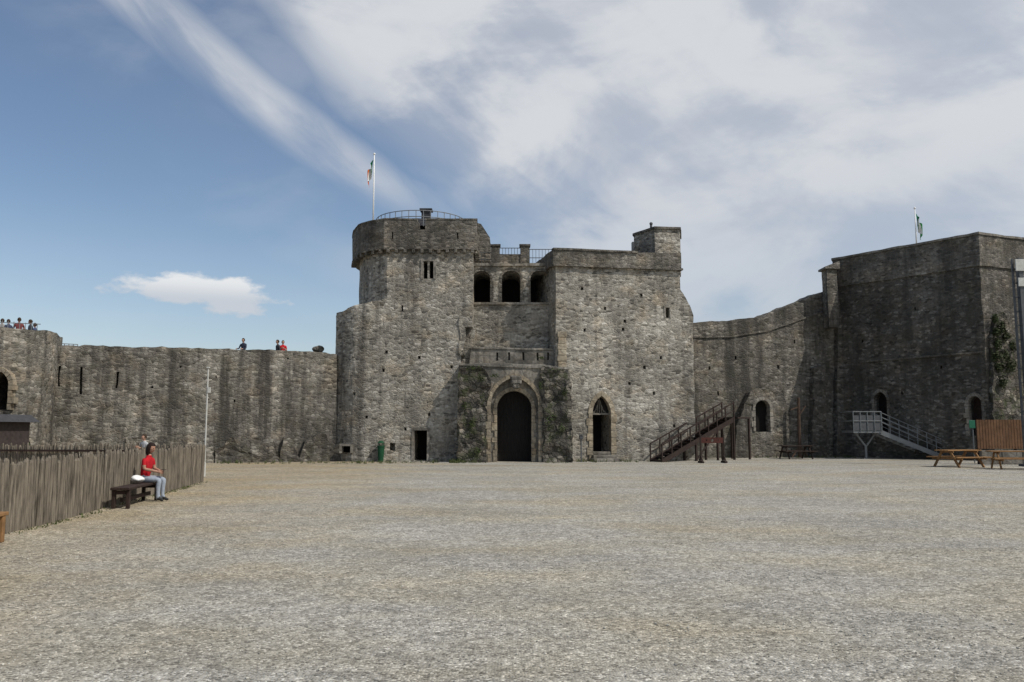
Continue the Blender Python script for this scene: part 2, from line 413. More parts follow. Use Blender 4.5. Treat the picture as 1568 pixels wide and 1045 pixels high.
for i in range(len(po)-2):
    a=Vector(po[i]); b_=Vector(po[i+1]); L=(b_-a).length; n=max(1,int(L/0.42))
    if i>5: break
    for k in range(n):
        p=a+(b_-a)*((k+.5)/n); inw=(Vector(XY(640,47))-p).normalized() if i<4 else Vector((0,1))
        q=p+inw*0.1; rz=math.atan2((b_-a).y,(b_-a).x)
        boxb(bm,(q.x,q.y,zc-0.10),(0.18,0.28,0.2),rz=rz,bev=0.03)
mkobj('corbels',bm,M_stone2,G)
cxy=Vector(XY(645,47.5,340)); rr=2.6; bm=bmesh.new()
NR=40
for i in range(NR):
    a=i/NR*2*math.pi; a2=(i+1)/NR*2*math.pi
    p=Vector((cxy.x+rr*math.cos(a),cxy.y+rr*math.sin(a),0)); q=Vector((cxy.x+rr*math.cos(a2),cxy.y+rr*math.sin(a2),0))
    for z in(13.45,13.8): tube(bm,p+Vector((0,0,z)),q+Vector((0,0,z)),0.025,seg=6)
    tube(bm,p+Vector((0,0,12.9)),p+Vector((0,0,13.8)),0.022,seg=6)
mkobj('roof_railing',bm,M_steel,G)
bm=bmesh.new()
bmesh.ops.create_cone(bm,cap_ends=True,segments=32,radius1=2.55,radius2=2.2,depth=0.5,matrix=Matrix.Translation((cxy.x,cxy.y,13.2)))
h=atY(652,321,45.6); boxb(bm,(h.x,h.y+.3,h.z-0.3),(0.5,0.5,0.6)); boxb(bm,(h.x,h.y+.3,h.z+.02),(0.7,0.7,0.08))
mkobj('roof_deck',bm,M_roof,G)
W3=Wall(XY(728,47),XY(752,47))
o=[W3.sz(*p) for p in((727,400),(751,400),(750,364),(744,355),(737,343),(727,340))]
bm=wall_prism(W3,o,0,2.5); roughen(bm,XYZ,0.04,0.4); mkobj('stair_turret',bm,M_stone2,G)
bm=plan_prism([XY(700,44.5),XY(727,44.5),XY(727,47),XY(700,47)],4.2,ZS+0.1); roughen(bm,XYZ,0.1,0.3); mkobj('broken_return_wall',bm,M_stone,G)
bm=plan_prism([XY(703,43.9),XY(711,43.95),XY(710,44.6),XY(703,44.6)],5.6,ZS+0.4); roughen(bm,XYZ,0.14,0.25); mkobj('broken_wall_edge',bm,M_stone,G)
W4=Wall(XY(700,45.5),XY(870,45.5))
outl=[W4.sz(*p) for p in((715,640),(862,640),(862,407),(715,407))]
cs=[];AP=[]
for xl,xr in((724,751),(768,797),(812,842)):
    P=arch_px(W4,xl,xr,465,427,415); AP.append(P); cs.append(arch_cut(W4,P,-1,2.8))
bm=cut(wall_prism(W4,outl,0,4.5),cs); roughen(bm,XYZ,0.03,0.42); mkobj('central_block',bm,M_stone,G)
for P in AP:
    surround('arcade_arch',W4,P,0.14,G,M_stone2,0.03,0.3,0.3)
    mkobj('arcade_painted_shade',wall_prism(W4,arch_prof(P[0],P[1]+.03,P[2],P[3],P[4]),2.65,2.7),M_door,G)  # black sheet behind the arch, its colour standing in for passage shade
course('arcade_sill',W4,722,467,854,467,G,M_dressg,0.12,0.12)
course('arcade_cornice',W4,722,408,854,408,G,M_dressg,0.14,0.16)
bm=bmesh.new(); zb=W4.sz(784,407)[1]
for xl,xr,yt in((752,765,377),(797,811,377),(764.5,797.5,389)):
    a0=W4.sz(xl,390)[0]; a1=W4.sz(xr,390)[0]; zt=W4.sz(784,yt)[1]
    q=[(a0,zb),(a1,zb),(a1,zt),(a0,zt)]; dd=0 if yt<380 else .06
    prism_pts(bm,[W4.pt(x,z,dd) for x,z in q],[W4.pt(x,z,0.45) for x,z in q])
    if yt<380:
        q=[(a0-.05,zt+.003),(a1+.05,zt+.003),(a1+.05,zt+.1),(a0-.05,zt+.1)]; prism_pts(bm,[W4.pt(x,z,-.05) for x,z in q],[W4.pt(x,z,0.5) for x,z in q])
bmesh.ops.recalc_face_normals(bm,faces=bm.faces); roughen(bm,XYZ,0.02,0.4); mkobj('deck_parapet',bm,M_stone2,G)
bm=bmesh.new()
for x0,x1,yt in((722,752,386),(765,797,379),(811,850,381)):
    a0=W4.sz(x0,390)[0]; a1=W4.sz(x1,390)[0]; zt=W4.sz(784,yt)[1]
    for z in(zt,(zt+zb)/2): tube(bm,W4.pt(a0,z,.2),W4.pt(a1,z,.2),.022,seg=6)
    n=max(2,int((a1-a0)/.16))
    for i in range(n+1): tube(bm,W4.pt(a0+(a1-a0)*i/n,zb,.2),W4.pt(a0+(a1-a0)*i/n,zt,.2),.012,seg=5)
mkobj('deck_railing',bm,M_dksteel,G)
W5=Wall(XY(700,44.35),XY(880,44.35))
o=[W5.sz(*p) for p in((716,575),(866,575),(858,548),(853,537),(800,535),(722,533))]
bm=cut(wall_prism(W5,o,0,1.2),[rect_px(W5,x,x+3,540,552,-1,.3) for x in(760,778,800,822,838)])
roughen(bm,XYZ,0.03,0.4); mkobj('ledge_wall',bm,M_dressg,G)
course('ledge_coping',W5,720,534,855,537,G,M_dressg,0.07,0.09)
W6=Wall(XY(700,43.25),XY(876,43.25))
o=[W6.sz(*p) for p in((703,720),(872,720),(872,568),(862,563),(828,558),(745,556),(703,558))]
PO=arch_px(W6,751,825,720,622,578); PI=arch_px(W6,760.5,814.5,720,625,598)
bm=cut(wall_prism(W6,o,0,2.2),[arch_cut(W6,PO,-1,0.35),arch_cut(W6,PI,0,1.9)])
roughen(bm,XYZ,0.04,0.4); mkobj('gate_block',bm,M_dressg,G)
PO=(PO[0],PO[1],0.0,PO[3],PO[4]); PI=(PI[0],PI[1],0.0,PI[3],PI[4])
surround('gate_outer_arch',W6,PO,0.2,G,M_dress,0.05,0.3,0.34)
surround('gate_inner_arch',W6,PI,0.2,G,M_dress,0.04,0.3,0.36,b=0.35)
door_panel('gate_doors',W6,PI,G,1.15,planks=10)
course('gate_string',W6,703,560,872,566,G,M_dressg,0.08,0.1)
bm=bmesh.new(); p=W6.pt(W6.sz(790,583)[0],W6.sz(790,583)[1],-.12)
boxb(bm,p,(.55,.3,.45),bev=.06); boxb(bm,p+Vector((0,0,-.32)),(.34,.26,.24),bev=.05)
roughen(bm,XYZ,0.05,0.15); mkobj('keystone_corbel',bm,M_stone2,G)
for nm,o_ in(('rubble_core',((701,720),(743,720),(744,640),(750,600),(752,577),(738,562),(703,564))),('rubble_core',((832,720),(876,720),(872,572),(862,566),(832,562),(828,577),(833,605),(834,640)))):
    o=[W6.sz(*p) for p in o_]
    bm=wall_prism(W6,o,-0.2,0.5)
    for v in bm.verts:
        if v.co.z<1: v.co.y-=0.25 if v.co.y<43.2 else 0
    roughen(bm,XYZ,0.17,0.16,0.06,1.9); mkobj(nm,bm,M_rub,G)
random.seed(44)
gp=[(atY(722,563,43.0),(.5,.15,.14)),(atY(850,567,43.0),(.4,.15,.18)),(atY(757,575,42.95),(.25,.1,.14)),(atY(842,640,42.85),(.42,.12,.35)),(atY(738,610,42.9),(.18,.1,.4)),(atY(860,655,42.8),(.22,.1,.3)),(atY(829,548,44.1),(.2,.08,.1)),(atY(712,620,42.9),(.22,.08,.25)),(atY(827,590,42.95),(.15,.08,.35)),(atY(865,600,42.9),(.18,.08,.35)),(atY(730,690,42.75),(.3,.1,.25)),(atY(722,650,42.85),(.2,.08,.2)),(atY(737,580,42.9),(.25,.08,.2))]
clump('gate_plants',gp,M_leaf,90,0.065,G)
W7=Wall(XY(851,44),XY(1062,45.7))
tops=[(1061,484),(1058,471),(1052,459),(1046,450),(1042,444),(1041,405)]
o=[W7.sz(*p) for p in [(851,725),(1066,725),(1063,600),(1061,500)]+tops+[(970,396),(851,400)]]
PD=arch_px(W7,907,936,706,634,606)
cs=[arch_cut(W7,PD,-1,2.0),rect_px(W7,1018.5,1025.5,471,487,-1,.9)]
for (x,y) in((955,489),(952,502),(1010,545),(893,503),(962,585),(985,560),(1030,650),(925,470),(1000,600),(890,440),(980,450)): cs.append(rect_px(W7,x,x+4,y,y+5,-1,.35))
bm=cut(wall_prism(W7,o,0,5.0),cs); roughen(bm,wdirs(W7),0.05,0.42,.025); mkobj('right_tower_body',bm,M_stone,G)
void_px('lancet_painted_shade',W7,1018,1026,470,488,.8,G)
frame_px('lancet_frame',W7,1018.5,1025.5,471,487,G,M_dressg,.08)
o=[W7.sz(*p) for p in((846,406),(1042,413),(1042,388),(975,388),(846,382))]
bm=wall_prism(W7,o,-0.1,5.1); roughen(bm,wdirs(W7),0.04,0.42,.02); mkobj('right_tower_parapet',bm,M_stone2,G)
course('right_tower_string',W7,846,408,1044,415,G,M_stone2,0.2,0.11)
course('right_tower_coping',W7,846,383,975,388.5,G,M_stone2,0.18,0.1)
tp=[XY(971,47.2,380),XY(1003,45.6,380),XY(1041,45.75,380),XY(1042,48,380),XY(978,48.8,380)]
bm=plan_prism(tp,ZZ(412,45.6),ZZ(351,45.6)); roughen(bm,XYZ,0.04,0.4); mkobj('corner_turret',bm,M_stone,G)
cen=Vector(XY(1008,47,380)); bm=plan_prism([(Vector(p)-cen)*1.06+cen for p in tp],ZZ(351,45.6)+.003,ZZ(347.5,45.6)); roughen(bm,XYZ,0.02,0.5); mkobj('turret_cap',bm,M_stone2,G)
bm=bmesh.new(); q=atY(997,345,46.8); tube(bm,q-Vector((0,0,.3)),q+Vector((0,0,.05)),.07); bmesh.ops.create_icosphere(bm,subdivisions=2,radius=.1,matrix=Matrix.Translation(q+Vector((0,0,.08))))
q=atY(969,378,46.6); boxb(bm,q,(.12,.3,.5)); mkobj('turret_lamp',bm,M_dksteel,G)
PD0=(PD[0],PD[1],0.0,PD[3],PD[4])
surround('side_door_surround',W7,PD0,0.26,G,M_dress,0.05,0.35,0.4)
P2=(PD[0],PD[1],W7.sz(921,634)[1],PD[3],PD[4])
bm=bmesh.new(); prof=arch_prof(P2[0],P2[1]+.03,P2[2],P2[3],P2[4]+.03)
prism_pts(bm,[W7.pt(x,z,.4) for x,z in prof],[W7.pt(x,z,.44) for x,z in prof]); bmesh.ops.recalc_face_normals(bm,faces=bm.faces); mkobj('fanlight_glass',bm,M_door,G)
bm=bmesh.new(); hh_=P2[4]-P2[2]
for i in range(-3,4):
    x=P2[0]+i*P2[1]*.28; tz=P2[2]+hh_*(1-abs(i)/4)
    beam(bm,W7.pt(x,P2[2],.37),W7.pt(P2[0]+i*P2[1]*.1,tz,.37),.03)
beam(bm,W7.pt(P2[0]-P2[1],P2[2],.34),W7.pt(P2[0]+P2[1],P2[2],.34),.1,.09)
mkobj('fanlight_lattice',bm,M_dressg,G)
mkobj('side_door_painted_shade',wall_prism(W7,arch_prof(PD[0],PD[1]+.03,0,PD[3],PD[4]+.03),1.7,1.75),M_void,G)  # black sheet, darkness behind the door painted in
bm=bmesh.new()
for i in range(3):
    p=W7.pt(PD[0],.1+i*.17,-.55+i*.3); boxb(bm,(p.x,p.y+.3,p.z-.02),(1.5-i*.18,.9-i*.1,.17),rz=math.atan2(W7.d.y,W7.d.x),bev=.02)
mkobj('door_steps',bm,M_dressg,G)
bm=bmesh.new()
for i in range(6):
    a0,z=W7.sz(853,563-i*9.2); 
    boxb(bm,W7.pt(a0+.26,z+.15,-.03),((.5 if i%2 else .42),.25,.3),rz=.04,bev=.02)
roughen(bm,XYZ,.02,.3); mkobj('pilaster_quoins',bm,M_dress,G)

# =====================================================================
# CURTAIN WALLS
# =====================================================================
LW=empty('left_curtain_wall')
WA=Wall(XY(50,39.4),XY(520,44.7))
random.seed(3)
topk=[(56,528),(130,529),(250,532),(350,534.5),(440,537),(516,542)]
def interp(k,x):
    for (x0,y0),(x1,y1) in zip(k,k[1:]):
        if x0<=x<=x1: return y0+(y1-y0)*(x-x0)/(x1-x0)
xs_=[56+i*9.2 for i in range(51)]
tp=[(min(x,516),interp(topk,min(x,516))+random.uniform(-1.0,1.0)) for x in xs_]
o=[WA.sz(*p) for p in [(56,740),(516,740)]+tp[::-1]]
cs=[rect_px(WA,*q,-1,.5) for q in((89,92.5,560,592),(122,126.5,562,604),(178,181.5,570,594),(440,443,548,551),(275,278,560,563),(232,235,590,594),(357,360,612,616),(330,332,575,578))]
bm=cut(wall_prism(WA,o,0,0.9),cs); roughen(bm,wdirs(WA),0.07,0.42,.035); mkobj('wall_face',bm,M_curt,LW)
o=[WA.sz(*p) for p in((56,740),(516,740))]; L0=o[0][0]; L1=o[1][0]
bm=wall_prism(WA,[(L0,-.3),(L1,-.3),(L1,4.95),(L0,4.95)],0.92,3.4); roughen(bm,wdirs(WA),0.03,1.0); mkobj('wall_walk',bm,M_dressg,LW)
random.seed(11)
pts=[];x=330
while x<530:
    pts.append((x,random.choice([664,668,672,676,690]) if random.random()<.8 else 702)); x+=random.uniform(7,15)
o=[WA.sz(330,725)]+[WA.sz(529,725)]+[WA.sz(*p) for p in pts[::-1]]
bm=wall_prism(WA,o,-0.28,0.3); roughen(bm,wdirs(WA),0.13,0.28,.08); mkobj('ragged_plinth',bm,M_rcurt,LW)
for (x0,x1,y) in((35,120,690),(190,262,668),(262,330,684)):
    bm=wall_prism(WA,[WA.sz(x0,730),WA.sz(x1,730),WA.sz(x1-3,y),WA.sz(x0+4,y+3)],-0.16,0.3); roughen(bm,wdirs(WA),0.1,0.3,.06); mkobj('low_footing',bm,M_curt,LW)
bm=bmesh.new(); q=atY(488,536,45.6); bmesh.ops.create_icosphere(bm,subdivisions=3,radius=.3,matrix=Matrix.Translation(q)@Matrix.Diagonal((1,.8,.7,1))); roughen(bm,[],.1,1); mkobj('coping_boulder',bm,M_stone2,LW)
B=empty('left_bastion')
bp_=[XY(-330,41),XY(-170,36.5),XY(-70,35.3),XY(0,35.5),XY(35,36.1),XY(62,37.2),XY(80,38.6),XY(90,40.5),XY(70,45),XY(-170,48)]
cen=Vector(XY(-70,40)); inner=[(Vector(p)-cen)*0.9+cen for p in bp_]
zt=[ZZ(503,36)]*4+[ZZ(505,36.1),ZZ(506,37.2),ZZ(510,38.6),ZZ(517,40.5),6,6]
WB=Wall(XY(-70,35.3),XY(0,35.5))
PB=arch_px(WB,-14,13,628,590,569)
ib=plan_prism(inner,5.35,8)
bm=cut(plan_prism(bp_,-.3,zt),[ib,arch_cut(WB,PB,-1,2.0)]); roughen(bm,XYZ,.06,.42,.03); mkobj('bastion_body',bm,M_curt,B)
surround('bastion_window_surround',WB,PB,.2,B,M_dress,.05,.3,.34)
mkobj('bastion_window_painted_shade',wall_prism(WB,arch_prof(PB[0],PB[1]+.03,PB[2],PB[3],PB[4]),1.6,1.65),M_void,B)  # black sheet painting the window's inner shade
bm=bmesh.new()
a=atY(92,527,41.5); b_=atY(119,529,42)
for z in(.15,.5,.6):
    tube(bm,Vector((a.x,a.y,5.3+z+.1)),Vector((b_.x,b_.y,5.3+z+.1)),.02,seg=6)
for i in range(5):
    p=a.lerp(b_,i/4); tube(bm,(p.x,p.y,5.0),(p.x,p.y,6.0),.02,seg=6)
mkobj('walkway_railing',bm,M_steel)
bm=bmesh.new()
for px in range(-60,64,9):
    p=atY(px,500,36.8+max(0,px)*.02); tube(bm,(p.x,p.y,6.0),(p.x,p.y,6.55),.015,seg=5)
p=atY(-60,500,36.8); q=atY(62,500,38); tube(bm,(p.x,p.y,6.53),(q.x,q.y,6.53),.02,seg=5)
mkobj('bastion_railing',bm,M_steel,B)

RW=empty('right_curtain_wall')
WC=Wall(XY(1050,49.6),XY(1300,52.3))
random.seed(5)
tk=[(1052,494),(1110,491),(1165,487),(1182,478),(1210,468),(1262,446),(1296,440)]
tp=[(x,interp(tk,x)+random.uniform(-.8,.8)) for x in [1052+i*6.1 for i in range(41)]]
PN=arch_px(WC,1149,1172,661,625,613)
o=[WC.sz(*p) for p in [(1052,720),(1296,720)]+tp[::-1]]
bm=cut(wall_prism(WC,o,0,1.6),[rect_px(WC,x,x+3,y,y+6,-1,.4) for x,y in((1085,560),(1125,545),(1215,520),(1240,600),(1098,600),(1190,560))])
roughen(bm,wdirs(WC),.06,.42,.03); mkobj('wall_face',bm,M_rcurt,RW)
course('string_course',WC,1060,518,1118,517,RW,M_stone2,.1,.1)
course('string_course',WC,1118,517,1175,508,RW,M_stone2,.1,.1)
course('string_course',WC,1175,508,1285,470,RW,M_stone2,.1,.1)
o=[WC.sz(*p) for p in((1118,720),(1205,720),(1200,640),(1192,600),(1160,596),(1142,602),(1134,620),(1122,650))]
bm=cut(wall_prism(WC,o,-.55,.3),[arch_cut(WC,PN,-2,1.5)]); roughen(bm,wdirs(WC),.09,.35); mkobj('buttress',bm,M_rcurt,RW)
surround('niche_surround',WC,PN,.18,RW,M_dressg,.04,.3,.32,b=-.55)
mkobj('niche_painted_shade',wall_prism(WC,arch_prof(PN[0],PN[1]+.03,PN[2],PN[3],PN[4]),-.12,-.09),M_void,RW)  # black sheet painting the shade of the niche
for x0,x1,yt in((1240,1258,560),(1278,1292,450)):
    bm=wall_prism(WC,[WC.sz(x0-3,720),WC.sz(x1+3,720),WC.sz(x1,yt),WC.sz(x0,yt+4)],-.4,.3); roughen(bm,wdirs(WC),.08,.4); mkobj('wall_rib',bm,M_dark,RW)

RT=empty('right_corner_tower')
A=XY(1281,52,500); Bp=XY(1506,45,500); Cp=XY(1680,48.6,500)
WT=Wall(A,Bp); WT2=Wall(Bp,Cp)
ztop=ZZ(360,45)
P1=arch_px(WT,1339,1360,664,614,600); Pq=arch_px(WT,1484,1505,668,618,606)
pl=[A,Bp,Cp,(Cp[0]+4,62),(A[0]+6,63)]
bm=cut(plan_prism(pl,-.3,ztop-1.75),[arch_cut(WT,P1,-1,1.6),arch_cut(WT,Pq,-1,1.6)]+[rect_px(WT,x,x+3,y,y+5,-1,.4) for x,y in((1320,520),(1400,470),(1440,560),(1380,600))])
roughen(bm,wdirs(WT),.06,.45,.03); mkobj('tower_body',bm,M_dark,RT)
cen=Vector((29,54)); 
bm=plan_prism([(Vector(p)-cen)*1.012+cen for p in pl],ztop-1.75,ztop); roughen(bm,wdirs(WT),.045,.42,.02); mkobj('tower_parapet',bm,M_stone2,RT)
bm=plan_prism([(Vector(p)-cen)*1.022+cen for p in pl],ztop+.003,ztop+.13); roughen(bm,wdirs(WT),.03,.5); mkobj('parapet_coping',bm,M_dressg,RT)
course('string_course',WT,1318,556,1500,541,RT,M_stone2,.09,.1)
surround('doorway_surround',WT,P1,.18,RT,M_dressg,.05,.3,.34); surround('doorway_surround',WT,Pq,.18,RT,M_dressg,.05,.3,.34)
door_panel('door_leaf',WT,P1,RT,.6); door_panel('door_leaf',WT,Pq,RT,.6,M_dkwood)
bx=XY(1271,51.2,430); bm=plan_prism([(bx[0]-.33,bx[1]-.4),(bx[0]+.33,bx[1]-.3),(bx[0]+.33,bx[1]+.6),(bx[0]-.33,bx[1]+.5)],8,ZZ(413,51)); roughen(bm,XYZ,.04,.4); mkobj('bartizan',bm,M_rcurt,RT)
bm=plan_prism([(bx[0]-.48,bx[1]-.55),(bx[0]+.48,bx[1]-.45),(bx[0]+.48,bx[1]+.75),(bx[0]-.48,bx[1]+.65)],ZZ(413,51),[ZZ(410,51),ZZ(401,51),ZZ(401,51),ZZ(410,51)]); mkobj('bartizan_cap',bm,M_stone2,RT)
o=[WT2.sz(*p) for p in((1516,720),(1575,720),(1570,640),(1556,560),(1548,505),(1532,480),(1521,482),(1514,520))]
bm=wall_prism(WT2,o,-.22,.3); roughen(bm,wdirs(WT2),.15,.22,.06,1.7); mkobj('eroded_buttress',bm,M_rub,RT)
random.seed(31)
clump('wall_ivy',[(Vector((atY(x,y,Y).x,Y,atY(x,y,Y).z)),(random.uniform(.2,.42),.16,random.uniform(.25,.5))) for x,y,Y in((1524,488,44.9),(1534,500,45.0),(1541,515,45.1),(1528,525,44.9),(1540,545,45.0),(1530,562,44.9),(1548,560,45.2),(1536,584,44.95),(1526,508,44.85),(1526,545,44.85),(1550,530,45.3))],M_ivy,240,0.1)

# flags
def flag(name,px,yb,yt,Y,mats,side,zbot):
    p=atY(px,yb,Y); q=atY(px,yt,Y); e=empty(name,(p.x,p.y,0))
    bm=bmesh.new(); H=q.z; tube(bm,(0,0,zbot),(0,0,H),.05,.03); bmesh.ops.create_icosphere(bm,subdivisions=2,radius=.07,matrix=Matrix.Translation((0,0,H)))
    mkobj('pole',bm,M_white,e,smooth=True)
    bm=bmesh.new(); nu,nw=24,10; g=[]
    for i in range(nu+1):
        u=i/nu; row=[]
        for j in range(nw+1):
            w=j/nw
            x=side*(.05+.30*u**.7+.06*math.sin(u*9+w*2)); y=.13*math.sin(u*14+w*1.5)*min(1,u*4)
            z=H-.35-w*.75-u*.85+.07*u*math.sin(w*5)
            row.append(bm.verts.new((x,y,z)))
        g.append(row)
    for i in range(nu):
        for j in range(nw):
            f=bm.faces.new([g[i][j],g[i+1][j],g[i+1][j+1],g[i][j+1]]); f.material_index=min(len(mats)-1,int(i/nu*len(mats)))
    mkobj('cloth',bm,None,e,mats,smooth=True)
    return e
fg=simple('flag_green',(0.01,0.16,0.07),.8); fw=simple('flag_white',(.75,.75,.73),.8,var=.05); fo=simple('flag_orange',(.65,.15,.03),.8)
flag('irish_flag',571.5,332,236,47,[fg,fw,fo],-1,12.8)
flag('green_flag',1403,365,319,50,[fg,fw,simple('flag_lime',(.05,.35,.1),.8)],1,ztop)

# =====================================================================
# FURNITURE AND FENCES
# =====================================================================
random.seed(21)
def palisade(name,path,h=1.18):
    e=empty(name); bm=bmesh.new(); rb=bmesh.new()
    for (a,b_) in zip(path,path[1:]):
        a=Vector(a);b_=Vector(b_);L=(b_-a).length;d=(b_-a)/L;s=0
        nn=Vector((-d.y,d.x))
        for z in(.35,.95): beam(rb,(a.x+nn.x*.09,a.y+nn.y*.09,z),(b_.x+nn.x*.09,b_.y+nn.y*.09,z),.05,.07)
        while s<L:
            r=random.uniform(.026,.046); p=a+d*(s+r); hh=h+random.uniform(-.08,.05)+.04*noise.noise(Vector((s*.5,3,1)))
            lx=random.uniform(-.03,.03); ly=random.uniform(-.025,.025)
            j=random.uniform(-.018,.018)
            tube(bm,(p.x+nn.x*j,p.y+nn.y*j,-.1),(p.x+lx,p.y+ly,hh-.05),r,r*.92,7)
            tube(bm,(p.x+lx,p.y+ly,hh-.05),(p.x+lx*1.05,p.y+ly,hh),r*.92,r*random.uniform(.3,.7),7)
            s+=2*r+random.uniform(0,.018)
    mkobj('pales',bm,M_pal,e); mkobj('rails',rb,M_dkwood,e); return e
palisade('paling_fence',[(-6.6,2.5),(-8.05,13.0),(-9.9,26.8),(-12,28.2),(-24,30)])
def picnic(name,loc,rz,mat,L=1.8):
    e=empty(name,loc,rz); bm=bmesh.new()
    for i in range(5): boxb(bm,(0,-.3+i*.15,.75),(L,.135,.045),bev=.006)
    for s in(-1,1):
        for k in(0,1): boxb(bm,(0,s*(.62+k*.15),.45),(L,.135,.045),bev=.006)
    mkobj('planks',bm,mat,e); bm=bmesh.new()
    for sx_ in(-L*.36,L*.36):
        for s in(-1,1): beam(bm,(sx_,s*.68,0),(sx_,s*.2,.73),.05,.1)
        boxb(bm,(sx_+.051,0,.4),(.05,1.6,.1)); boxb(bm,(sx_+.051,0,.69),(.05,.7,.07))
    mkobj('frame',bm,mat,e); return e
p=gnd(1474,716); picnic('picnic_table',(p.x,p.y+.3,0),.35,M_oak,2.0)
p=gnd(1552,719); picnic('picnic_table',(p.x+.2,p.y+.2,0),-.25,M_oak,2.0)
p=gnd(1219,703); picnic('picnic_table',(p.x,p.y,0),.1,M_brown,1.9)
def bench(name,loc,rz,mat,L,wd=.34,h=.44):
    e=empty(name,loc,rz); bm=bmesh.new()
    for k in(-1,1): boxb(bm,(0,k*wd*.26,h-.03),(L,wd*.48,.055),bev=.008)
    mkobj('seat',bm,mat,e); bm=bmesh.new()
    for s in(-1,1):
        for k in(-1,1): boxb(bm,(s*(L/2-.12),k*wd*.38,(h-.06)/2),(.09,.07,h-.06),bev=.008)
        boxb(bm,(s*(L/2-.12),0,h-.11),(.06,wd*.9,.08))
    boxb(bm,(0,0,.18),(L-.3,.05,.08))
    mkobj('legs',bm,mat,e); return e
bench('wooden_bench',(-7.6,11.75,0),math.radians(98),M_oak,1.7)
fd=math.atan2(13.8,-1.85)
bench('timber_bench',(-8.40,18.75,0),fd,M_dkwood,2.3,.38,.45)
bm=bmesh.new(); bmesh.ops.create_icosphere(bm,subdivisions=3,radius=.13,matrix=Matrix.Translation((0,0,.09))@Matrix.Diagonal((1.0,1.2,.62,1)))
roughen(bm,[],.05,1,.03,5)
for v in bm.verts: v.co.z=max(v.co.z,0.0)
o_=mkobj('white_bag',bm,M_white,smooth=True); o_.location=(-8.50,19.0,.452)
p=atY(314,690,30); bm=bmesh.new(); tube(bm,(0,0,0),(0,0,ZZ(565,30)),.032,.026); tube(bm,(0,0,0),(0,0,.5),.05); boxb(bm,(0,0,ZZ(563,30)),(.1,.1,.05)); boxb(bm,(.06,0,3.1),(.09,.08,.2))
o_=mkobj('white_post',bm,M_postw,smooth=False); o_.location=(p.x,30,0)
K=empty('timber_kiosk'); kx=XY(-10,31)[0]-.35; bm=bmesh.new()
boxb(bm,(kx-.85,31.5,1.0),(3.2,2.6,2.0))
for i in range(16): boxb(bm,(kx-2.35+i*.2,30.19,1.0),(.03,.03,1.95))
mkobj('walls',bm,M_kiosk,K); bm=bmesh.new()
w_=Wall((kx-2.6,29.9),(kx+1.0,29.9)); q=[(0,1.96),(3.6,1.96),(3.2,2.25),(.3,2.25)]
prism_pts(bm,[w_.pt(a,z,0) for a,z in q],[w_.pt(a,z,3.2) for a,z in q]); bmesh.ops.recalc_face_normals(bm,faces=bm.faces); mkobj('roof',bm,M_roof,K)
bm=bmesh.new(); boxb(bm,(kx+.2,30.17,1.45),(.6,.05,.7)); mkobj('hatch',bm,M_dksteel,K)
clump('bush',[((XY(38,33)[0],33,.6),(.4,.4,.7)),((XY(34,33)[0],33.2,1.1),(.3,.3,.5))],M_leaf,450,.09)
p=gnd(583,707.5); e=empty('litter_bin',(p.x,p.y,0)); bm=bmesh.new()
tube(bm,(0,0,0),(0,0,.08),.14,.14,16); tube(bm,(0,0,.08),(0,0,.78),.14,.18,16); tube(bm,(0,0,.78),(0,0,.84),.2,.2,16); tube(bm,(0,0,.98),(0,0,1.1),.2,.08,16)
for a in range(4): tube(bm,(.16*math.cos(a*1.57+.6),.16*math.sin(a*1.57+.6),.82),(.16*math.cos(a*1.57+.6),.16*math.sin(a*1.57+.6),1.0),.02)
mkobj('body',bm,M_green,e)
bm=bmesh.new(); tube(bm,(0,0,0),(0,0,1.2),.035); boxb(bm,(0,0,1.28),(.2,.2,.2),bev=.03); boxb(bm,(0,0,1.41),(.26,.26,.04)); o_=mkobj('bollard_lamp',bm,M_dksteel); o_.location=(atY(890,700,43.4).x,43.4,0)
# timber external stair: one long open flight rising to the right, clear of the tower face
S=empty('timber_staircase'); bm=bmesh.new()
a=atY(1014,701,43.3); b_=atY(1124,640,46.6); zt_=b_.z; n=16
dd=Vector((b_.x-a.x,b_.y-a.y,0)); side=Vector((-dd.y,dd.x,0)).normalized(); ang=math.atan2(dd.y,dd.x)
def SP_(f,o_,z): return Vector((a.x,a.y,0))+dd*f+side*o_+Vector((0,0,z))
for yo in(0,.85):
    beam(bm,SP_(0,yo,.02),SP_(1,yo,zt_-.08),.06,.24)
    beam(bm,SP_(0,yo,.95),SP_(1,yo,zt_+.85),.05,.07)
    beam(bm,SP_(0,yo,.5),SP_(1,yo,zt_+.4),.03,.05)
    for i in range(0,9):
        f=i/8; z=zt_*f
        boxb(bm,SP_(f,yo+.004,z+.42),(.06,.06,1.0),rz=ang)
    for f in(.45,.75,.99): 
        boxb(bm,SP_(f,yo,zt_*f/2),(.1,.1,zt_*f),rz=ang)
    beam(bm,SP_(.45,yo,.05),SP_(.75,yo,zt_*.68),.04,.07)
for i in range(n):
    f=(i+.5)/n; boxb(bm,SP_(f,.425,zt_*f),(.3,.83,.045),rz=ang); boxb(bm,SP_(f+.025,.425,zt_*f-.07),(.03,.81,.13),rz=ang)
boxb(bm,SP_(1.12,.6,zt_),(1.1,1.5,.08),rz=ang)
for f_,o_ in((1.22,0),(1.22,1.25)): boxb(bm,SP_(f_,o_,zt_/2-.02),(.1,.1,zt_-.05),rz=ang)
mkobj('frame',bm,M_brown,S)
e=empty('pillory',(atY(1091,700,42.2).x,42.2,0),.1); bm=bmesh.new()
for s in(-.6,.6):
    boxb(bm,(s,0,.72),(.075,.075,1.44),bev=.01); boxb(bm,(s,0,.05),(.1,.7,.09))
    for k in(-1,1): beam(bm,(s,k*.3,.08),(s,0,.38),.045)
mkobj('posts',bm,M_brown,e)
